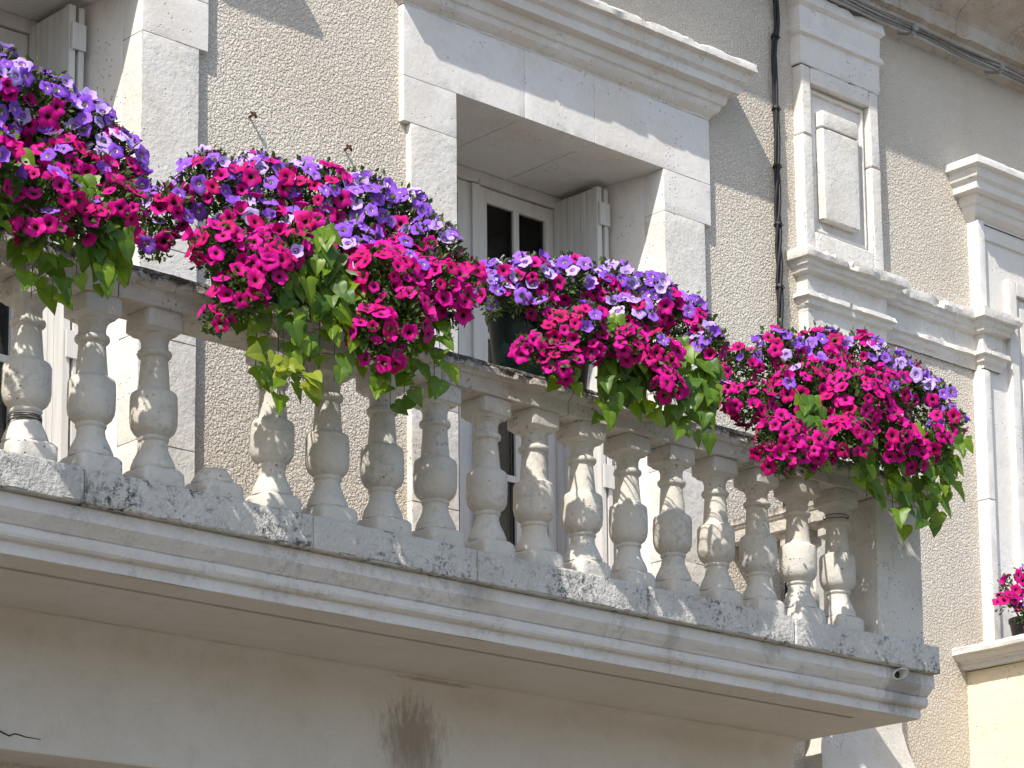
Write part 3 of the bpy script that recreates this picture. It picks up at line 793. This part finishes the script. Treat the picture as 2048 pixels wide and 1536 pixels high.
# ================================================================ PLANTS
BLOBS = {
 1: [(4.742,-1.140,5.092,0.116,0.35), (4.885,-1.160,5.072,0.100,0.25), (4.401,-0.950,5.300,0.181,0.50), (4.519,-1.000,5.335,0.182,0.70), (4.710,-1.000,5.320,0.168,0.75), (4.874,-1.020,5.288,0.144,0.75), (4.966,-1.080,5.206,0.119,0.70), (5.035,-1.120,5.123,0.076,0.40), (4.853,-1.300,4.936,0.099,0.08), (4.574,-1.320,4.892,0.112,0.06), (4.725,-1.320,4.863,0.081,0.05), (4.530,-1.350,4.780,0.072,0.03), (4.311,-1.300,4.946,0.158,0.20)],
 2: [(5.768,-1.100,5.115,0.125,0.30), (5.972,-1.130,5.119,0.112,0.60), (6.149,-1.200,5.096,0.106,0.30), (5.606,-1.050,5.135,0.116,0.30), (5.364,-0.860,5.193,0.089,0.45), (5.327,-0.840,5.077,0.074,0.35), (5.518,-0.900,5.305,0.134,0.50), (5.702,-0.950,5.320,0.145,0.50), (5.902,-1.000,5.320,0.155,0.50), (6.083,-1.050,5.313,0.157,0.85), (6.232,-1.100,5.279,0.145,0.85), (6.259,-1.240,5.179,0.110,0.70), (6.285,-1.320,4.934,0.087,0.03), (6.362,-1.260,5.082,0.101,0.15), (5.311,-1.250,4.924,0.102,0.03), (5.443,-1.300,4.889,0.112,0.05), (5.345,-1.320,4.753,0.093,0.00), (5.272,-1.280,4.658,0.051,0.00), (5.566,-1.250,4.987,0.096,0.25), (5.985,-1.300,4.963,0.134,0.04), (6.207,-1.300,4.997,0.127,0.05), (6.024,-1.350,4.810,0.125,0.02), (5.898,-1.350,4.745,0.088,0.00), (5.927,-1.370,4.654,0.067,0.00)],
 3: [(6.885,-0.880,5.268,0.098,0.55), (7.048,-0.920,5.327,0.095,0.65), (7.219,-0.970,5.333,0.110,0.60), (7.412,-1.000,5.339,0.121,0.65), (7.589,-1.050,5.314,0.126,0.65), (7.739,-1.100,5.251,0.119,0.65), (7.733,-1.230,5.121,0.077,0.60), (7.423,-1.100,5.190,0.110,0.30), (6.941,-1.260,4.980,0.092,0.02), (7.021,-1.300,4.948,0.073,0.02), (6.760,-1.230,4.888,0.064,0.00), (7.360,-1.300,4.981,0.094,0.05), (7.376,-1.350,4.851,0.066,0.02), (6.849,-1.300,4.841,0.076,0.00), (6.790,-1.000,5.173,0.066,0.60), (6.723,-1.060,5.082,0.034,-1.00), (6.848,-1.080,5.133,0.046,0.20), (6.929,-1.120,5.117,0.054,0.10), (7.137,-1.360,4.959,0.077,0.05), (6.990,-1.320,5.026,0.073,0.10)],
 4: [(8.627,-1.100,5.170,0.151,0.20), (8.910,-1.140,5.151,0.142,0.25), (8.276,-0.900,5.211,0.107,0.40), (8.204,-0.900,5.085,0.076,0.55), (8.489,-0.940,5.314,0.119,0.40), (8.705,-0.980,5.351,0.127,0.45), (8.913,-1.030,5.349,0.137,0.50), (9.088,-1.080,5.282,0.133,0.60), (9.244,-1.120,5.213,0.123,0.65), (9.247,-1.240,5.094,0.080,0.30), (8.187,-1.050,5.003,0.105,0.10), (8.432,-1.100,5.085,0.149,0.06), (8.580,-1.250,5.036,0.170,0.04), (8.076,-1.300,4.774,0.112,0.00), (8.225,-1.330,4.754,0.093,0.00), (8.447,-1.330,4.839,0.115,0.02), (8.719,-1.320,4.894,0.128,0.02), (8.858,-1.340,4.850,0.090,0.00), (8.051,-1.320,4.681,0.073,0.00), (9.104,-1.280,4.955,0.079,0.10)],
 6: [(10.987,-0.250,4.790,0.081,0.10), (11.117,-0.250,4.876,0.077,0.40), (10.834,-0.300,4.681,0.060,0.00), (11.083,-0.300,4.731,0.102,0.10), (10.994,-0.300,4.626,0.066,0.10)],
}
TIPS = {
 1: [(4.478,-1.270,4.831), (4.556,-1.270,4.632), (4.650,-1.270,4.587), (4.724,-1.270,4.672), (4.801,-1.270,4.648), (4.886,-1.270,4.736), (4.389,-1.270,4.725), (4.302,-1.270,4.638), (4.493,-1.270,4.953), (4.836,-1.270,4.802)],
 2: [(5.425,-1.270,4.695), (5.468,-1.270,4.517), (5.575,-1.270,4.639), (5.640,-1.270,4.508), (5.727,-1.270,4.763), (5.794,-1.270,4.559), (5.861,-1.270,4.701), (5.660,-1.270,4.894), (5.906,-1.270,4.619), (5.951,-1.270,4.536), (6.066,-1.270,4.523), (6.159,-1.270,4.532), (6.242,-1.270,4.615), (5.554,-1.270,4.437), (6.207,-1.270,4.720), (5.748,-1.270,4.952)],
 3: [(6.993,-1.270,4.790), (7.084,-1.270,4.669), (7.194,-1.270,4.832), (7.278,-1.270,4.910), (7.170,-1.270,4.968), (7.356,-1.270,4.743), (7.465,-1.270,4.683), (7.592,-1.270,4.688), (7.667,-1.270,4.806), (7.700,-1.270,4.937), (7.332,-1.270,4.881), (7.247,-1.270,4.762)],
 4: [(8.353,-1.270,4.727), (8.483,-1.270,4.816), (8.610,-1.270,4.796), (8.695,-1.270,4.878), (8.227,-1.270,4.682), (8.667,-1.270,4.632), (8.794,-1.270,4.566), (8.926,-1.270,4.567), (9.066,-1.270,4.657), (9.192,-1.270,4.770), (9.132,-1.270,4.624), (9.216,-1.270,4.887), (8.734,-1.270,4.687), (8.509,-1.270,4.690), (9.039,-1.270,4.787)],
}

# pots: oval troughs standing on the rail: (centre x, half length)
POTS = {1: (4.52, .24), 2: (5.72, .24), 3: (7.075, .255), 4: (8.60, .24)}
POT_LABEL = {1: 'dark green pot under the petunias at the left edge of the rail', 2: 'dark green pot under the largest petunia mass, on the rail left of the middle door',
             3: 'dark green plastic pot with its left side bare, on the rail before the middle door', 4: 'dark green pot hidden in petunias on the balcony corner'}
for k_, (px, hl) in POTS.items():
    t_ = thing('flower_pot', POT_LABEL[k_], 'pot', (px, BY, RT + .006), 'dark green pots on the balcony rail')
    mb = MB(); z0 = RT + .0065
    mb.lathe([(.80, z0), (.82, z0 + .004), (.96, z0 + .235), (1.0, z0 + .238), (1.01, z0 + .262), (.985, z0 + .268), (.95, z0 + .262), (.93, z0 + .20)], 44, (px, BY), 0, hl, .155)
    put('pot_wall', mb, M['pot'], t_, auto=45)
    so = MB().lathe([(.90, z0 + .195), (.90, z0 + .225)], 32, (px, BY), 0, hl, .155)
    put('soil', so, M['soil'], t_)
t_ = thing('flower_pot', 'black pot with petunias on the coping of the right-hand balcony', 'pot', (11.09, -.25, 4.4865))
mb = MB().lathe([(.075, 4.4875), (.077, 4.491), (.098, 4.62), (.104, 4.622), (.104, 4.64), (.096, 4.64), (.09, 4.60)], 30, (11.09, -.25))
put('pot_wall', mb, M['black_pot'], t_, auto=45)

def flower_mesh(seed, petal, ring, throat, cup=0.0):
    r_ = random.Random(seed); mb = MB(); n = 30
    ph = r_.uniform(0, 6); lob = [r_.uniform(.92, 1.08) for _ in range(5)]
    tilt = [r_.uniform(-.10, .12) for _ in range(5)]
    R_ = [(.055, -.95), (.10, -.62), (.15, -.34), (.24, -.17), (.42, -.045), (.70, .02), (.90, .03), (1.0, .0)]
    for i, (rad, z) in enumerate(R_):
        u = i / (len(R_) - 1)
        for j in range(n):
            q = 2 * math.pi * j / n; s5 = (q / (2 * math.pi) * 5) % 1.0; li = int(q / (2 * math.pi) * 5) % 5
            c5 = math.cos((s5 - .5) * 2 * math.pi)             # 1 at lobe centre, -1 at notch
            w_ = max(0, (rad - .30) / .70) ** 1.6
            shape = 1 + w_ * (.05 * c5 - .09 * max(0, -c5) ** 3 + (lob[li] - 1) * max(0, c5))
            pt = .05 * w_ * max(0, c5) ** 8                    # each lobe ends in a soft point
            rr_ = rad * (shape + pt) * (1 - .35 * cup * rad)
            zz = z + cup * rad * rad + w_ * (tilt[li] * max(0, c5) + .05 * math.sin(q * 5 + ph) - .07 * max(0, -c5) ** 2) + w_ * .03 * math.sin(q * 11 + ph)
            mb.v.append((rr_ * math.cos(q), rr_ * math.sin(q), zz))
    for i in range(len(R_) - 1):
        mi = 3 if i < 2 else (2 if i == 2 else (1 if i == 3 else 0))
        for j in range(n): mb.f.append((i * n + j, i * n + (j + 1) % n, (i + 1) * n + (j + 1) % n, (i + 1) * n + j)); mb.mi.append(mi)
    # calyx: five narrow sepals at the foot of the tube
    for s_ in range(5):
        q = s_ * 1.2566 + .3
        c, d_ = math.cos(q), math.sin(q)
        mb.add([(.05 * -d_, .05 * c, -1.0), (.05 * d_, -.05 * c, -1.0), (.20 * c, .20 * d_, -.62)], [(0, 1, 2)], 4)
    mb.tube([(0, 0, -.96), (.03, .02, -1.3), (.02, .10, -1.7)], .035, 5, 4)
    return mb.mesh('petunia_flower', [petal, ring, throat, throat, M['calyx']], True)
FL = {'magenta': [flower_mesh(i, M['magenta'], M['throat_mid'], M['throat_dark'], (0, .12, -.18, .55, .05)[i]) for i in range(5)] + [flower_mesh(20 + i, M['crimson'], M['throat_mid'], M['throat_dark']) for i in range(2)],
      'violet': [flower_mesh(40 + i, M['violet'], M['violet_mid'], M['throat_pale'], (0, .10, -.15, .6, .0)[i]) for i in range(5)],
      'lavender': [flower_mesh(60 + i, M['lavender'], M['violet'], M['throat_pale'], (0, -.15, .4)[i]) for i in range(3)]}

def rand_unit(r_):
    while True:
        v = Vector((r_.uniform(-1, 1), r_.uniform(-1, 1), r_.uniform(-1, 1)))
        if .05 < v.length < 1: return v.normalized()
def face_to(d, r_):
    q = d.to_track_quat('Z', 'Y'); e = q.to_matrix() @ Matrix.Rotation(r_.uniform(0, 6.28), 3, 'Z')
    return e.to_euler()
BLOOM = Vector((-.45, -.62, .55)).normalized()
def in_solid(p):
    return (p.z < RT + .012 and p.y > YP - .035) or p.y > -.02

PLANT_LABEL = {1: 'magenta and violet petunias cut off by the left edge, highest on the rail', 2: 'largest mass of violet and magenta petunias, left of the middle door',
               3: 'petunias with pale lavender blooms in the bare-sided pot before the middle door', 4: 'mostly magenta petunias mounded over the balcony corner',
               6: 'few magenta petunias on the right-hand balcony at the photo edge'}
def petunia(k_):
    r_ = random.Random(100 + k_); bl = BLOBS[k_]
    if k_ == 6: base = (11.09, -.25, 4.62)
    else: base = (POTS[k_][0], BY, RT + .22)
    t_ = thing('petunia_plant', PLANT_LABEL[k_], 'plant', base, 'petunias flowering on the balconies')
    B = Vector(base)
    # flowers
    tot = sum(b[3] ** 2 for b in bl); pts = []
    tries = 0; limit = {1: 350, 2: 500, 3: 330, 4: 450, 6: 40}[k_]
    while len(pts) < limit and tries < 22000:
        tries += 1
        u = r_.uniform(0, tot); 
        for b in bl:
            u -= b[3] ** 2
            if u <= 0: break
        c = Vector(b[:3]); n_ = rand_unit(r_)
        lit = n_.dot(BLOOM)                     # they bloom towards the street and the light
        if r_.random() > min(1.0, max(.02, .52 + .85 * lit)): continue
        sc = Vector((1, 1, .92))
        p = c + Vector((n_.x * sc.x, n_.y * sc.y, n_.z * sc.z)) * b[3] * r_.uniform(.90, 1.06)
        if b[4] < 0 or (k_ != 6 and in_solid(p)): continue
        if any((p - Vector(o[:3])).length < o[3] * .86 for o in bl if o is not b): continue
        md = (.040 if r_.random() < .5 else .031) * (.8 if k_ == 6 else 1)
        if any((p - q[0]).length < md for q in pts): continue
        pts.append((p, n_, b[4]))
    eye = Vector((0, -8.606, 1.6)); pts.sort(key=lambda q: -q[1].dot((eye - q[0]).normalized()))
    rest = MB(); slots = []
    for fi, (p, n_, vp) in enumerate(pts):
        # violets gather on the upper and back side
        pv = vp * (1.35 if n_.z > -.1 else .6)
        kind = ('lavender' if r_.random() < (.42 if k_ == 3 else .26) else 'violet') if r_.random() < pv else 'magenta'
        d_ = (n_ * 1.0 + Vector((-.25, -.45, .28)) + rand_unit(r_) * .62).normalized()
        me_ = r_.choice(FL[kind]); eul = face_to(d_, r_)
        s_ = r_.uniform(.027, .0355) * (1.0 if kind == 'magenta' else .97)
        if r_.random() < .10: s_ *= .72
        sc3 = (s_ * r_.uniform(.9, 1.08), s_ * r_.uniform(.9, 1.08), s_ * r_.uniform(.75, 1.15))
        if fi < 298:
            o = link('flower', me_, t_, p - B); o.rotation_euler = eul; o.scale = sc3
        else:                                   # the flowers past three hundred, turned away, in one piece
            mw = Matrix.LocRotScale(p, eul, sc3); b0 = len(rest.v)
            rest.v += [tuple(mw @ v_.co) for v_ in me_.vertices]
            for f_ in me_.polygons:
                mt_ = me_.materials[f_.material_index]
                if mt_ not in slots: slots.append(mt_)
                rest.f.append(tuple(b0 + i_ for i_ in f_.vertices)); rest.mi.append(slots.index(mt_))
    if rest.v:
        fo = put('hidden_flowers', rest, slots, t_, smooth=True); fo['kind'] = 'stuff'
    # small leaves filling the body
    mb = MB(); cnt = int(52000 * tot) if k_ != 6 else 420
    for i in range(cnt):
        u = r_.uniform(0, tot)
        for b in bl:
            u -= b[3] ** 2
            if u <= 0: break
        n_ = rand_unit(r_)
        p = Vector(b[:3]) + n_ * b[3] * (r_.uniform(.35, .93) if r_.random() < .96 else r_.uniform(.93, 1.06))
        if k_ != 6 and in_solid(p): continue
        a = (n_ + rand_unit(r_) * .9 + Vector((0, -.2, .25))).normalized()
        s_ = a.cross(rand_unit(r_)).normalized(); nn = a.cross(s_)
        L_ = r_.uniform(.016, .034); w_ = L_ * r_.uniform(.22, .36)
        mb.add([p, p + a * L_ * .5 + s_ * w_ + nn * w_ * .4, p + a * L_, p + a * L_ * .5 - s_ * w_ + nn * w_ * .4, p + a * L_ * .45], [(0, 1, 4), (1, 2, 4), (2, 3, 4), (3, 0, 4)])
        mb.tint += [r_.random()] * 4
    fo = put('foliage', mb, M['small_leaf'], t_); fo['kind'] = 'stuff'
    # sprigs with buds standing clear of the mass, stems inside
    mb = MB(); 
    for i in range(int(26 if k_ != 6 else 8)):
        b = r_.choice(bl[:8]); n_ = (rand_unit(r_) + Vector((0, -.3, .55))).normalized()
        c = Vector(b[:3]); p0 = c + n_ * b[3] * .6; p1 = c + n_ * b[3] * r_.uniform(1.02, 1.16); 
        if k_ != 6 and in_solid(p1): continue
        pm = (p0 + p1) / 2 + rand_unit(r_) * .012
        mb.tube([p0, pm, p1], .0016, 5, 0); d_ = (p1 - pm).normalized()
        mb.tube([p1, p1 + d_ * .010, p1 + d_ * .026 + Vector((0, 0, -.004))], .0026, 6, 1 if r_.random() < .75 else 2, .0042)
    for b in bl:
        c = Vector(b[:3]); mb.tube([B, (B + c) / 2 + Vector((0, 0, .05)), c], .004, 5, 0)
    st = put('stems', mb, [M['stem'], M['calyx'], M['bud']], t_, smooth=True); st['kind'] = 'stuff'
for k_ in BLOBS: petunia(k_)

# heart-shaped vine leaves
def leaf_mesh(seed, lobed, mat):
    r_ = random.Random(seed); mb = MB()
    out = [(0, .0), (.10, -.10), (.26, -.13), (.40, -.04), (.46, .12), (.44, .30), (.36, .48), (.24, .68), (.11, .88), (0, 1.05)]
    if lobed: out[3:7] = [(.44, -.06), (.56, .06), (.40, .24), (.33, .46)]
    fold = r_.uniform(.04, .22); curl = r_.uniform(.18, .42); wav = r_.uniform(.02, .05); ph = r_.uniform(0, 6)
    mid = [(0, y) for (_, y) in ((0, .0), (0, .0), (0, .03), (0, .12), (0, .24), (0, .38), (0, .54), (0, .72), (0, .89), (0, 1.05))]
    def bend(x, y): return abs(x) * fold - curl * y * y * .55 + wav * math.sin(y * 9 + ph) * abs(x) * 2.2
    for sgn in (-1, 1):
        b = len(mb.v)
        for (x, y), (_, ym) in zip(out, mid):
            mb.v.append((0, ym, bend(0, ym))); mb.v.append((sgn * x * .52, (y + ym) / 2, bend(x * .52, (y + ym) / 2) + .02)); mb.v.append((sgn * x * r_.uniform(.96, 1.04), y, bend(x, y)))
        for i in range(len(out) - 1):
            for j in range(2):
                f = (b + i * 3 + j, b + i * 3 + j + 1, b + i * 3 + 4 + j, b + i * 3 + 3 + j)
                mb.f.append(f if sgn > 0 else f[::-1]); mb.mi.append(0)
    return mb.mesh('vine_leaf', mat, True)
LV = [leaf_mesh(i, i % 3 == 0, M['vine'] if i < 4 else M['vine_dark']) for i in range(8)]
LIME = [leaf_mesh(50 + i, i == 1, M['lime']) for i in range(3)]
VINE_LABEL = {1: 'green heart-leaved vine trailing from the leftmost pot', 2: 'broad green vine with a stray lime shoot hanging below the largest petunias',
              3: 'lime green vine hanging over the rail before the middle door', 4: 'bushy green vine hanging in front of the end pier'}
def vine(k_):
    r_ = random.Random(300 + k_); px = POTS[k_][0]; B = Vector((px, BY, RT + .22))
    t_ = thing('trailing_vine', VINE_LABEL[k_], 'vine', B, 'heart-leaved vines trailing over the rail')
    mb = MB(); nleaf = 0
    def strand(p0, p1, p2, p3, nl, size, pool=None):
        nonlocal nleaf
        P_ = [Vector(q) for q in (p0, p1, p2, p3)]
        def bz(u):
            a = 1 - u
            return P_[0] * a ** 3 + P_[1] * 3 * a * a * u + P_[2] * 3 * a * u * u + P_[3] * u ** 3
        mb.tube([bz(i / 12) for i in range(13)], .0028, 5, 0, .0014)
        for i in range(nl):
            u = min(1.0, .46 + .56 * (i + r_.uniform(.35, .95)) / nl)
            p = bz(u); tang = (bz(min(1, u + .03)) - bz(u - .03)).normalized()
            side = Vector((r_.uniform(-1, 1), r_.uniform(-1.0, -.1), r_.uniform(-.3, .5))).normalized()
            q = p + side * r_.uniform(.012, .05)
            if q.y > YP - .03 and q.z < RT + .02: q.y = YP - .03 - r_.uniform(0, .04)
            mb.tube([p, (p + q) / 2 + Vector((0, 0, .006)), q], .0013, 4, 0)
            # blade hangs tip-down and outward, upper face to the light
            tip = (Vector((side.x * .7, -.35, -.75)) + tang * .3 + rand_unit(r_) * .42).normalized()
            upn = (Vector((-.35, -.80, .42)) + rand_unit(r_) * .42)
            xa = tip.cross(upn).normalized(); zn = xa.cross(tip).normalized()
            o = link('leaf', r_.choice(pool or LV), t_, q - B)
            o.rotation_euler = Matrix((xa, tip, zn)).transposed().to_euler()
            s_ = size * r_.uniform(.62, 1.15)
            o.scale = (s_, s_, s_)
            nleaf += 1
    tips = [Vector(tp) for tp in TIPS[k_]]
    tips += [tp + Vector((r_.uniform(-.06, .06), r_.uniform(-.02, .05), r_.uniform(.0, .10))) for tp in tips]
    for tip in tips:
        tip.y += r_.uniform(-.06, .06)
        if tip.y > YP - .05: tip.y = YP - .05
        st = Vector((px + (tip.x - px) * .55, BY - .08, RT + .24))
        hi = max(tip.z + .10, RT + .10)
        strand(st, st + Vector(((tip.x - px) * .25, -.16, .03)), (tip.x, tip.y - .02, hi), tip, r_.randint(8, 9), .080)
    if k_ == 2:                                   # one long shoot reaching out to the left
        strand((5.74, -1.25, 4.62), (5.66, -1.36, 4.50), (5.52, -1.42, 4.44), (5.375, -1.42, 4.535), 11, .075, LIME)
    o = put('vine_stems', mb, M['stem'], t_, smooth=True); o['kind'] = 'stuff'
for k_ in TIPS: vine(k_)
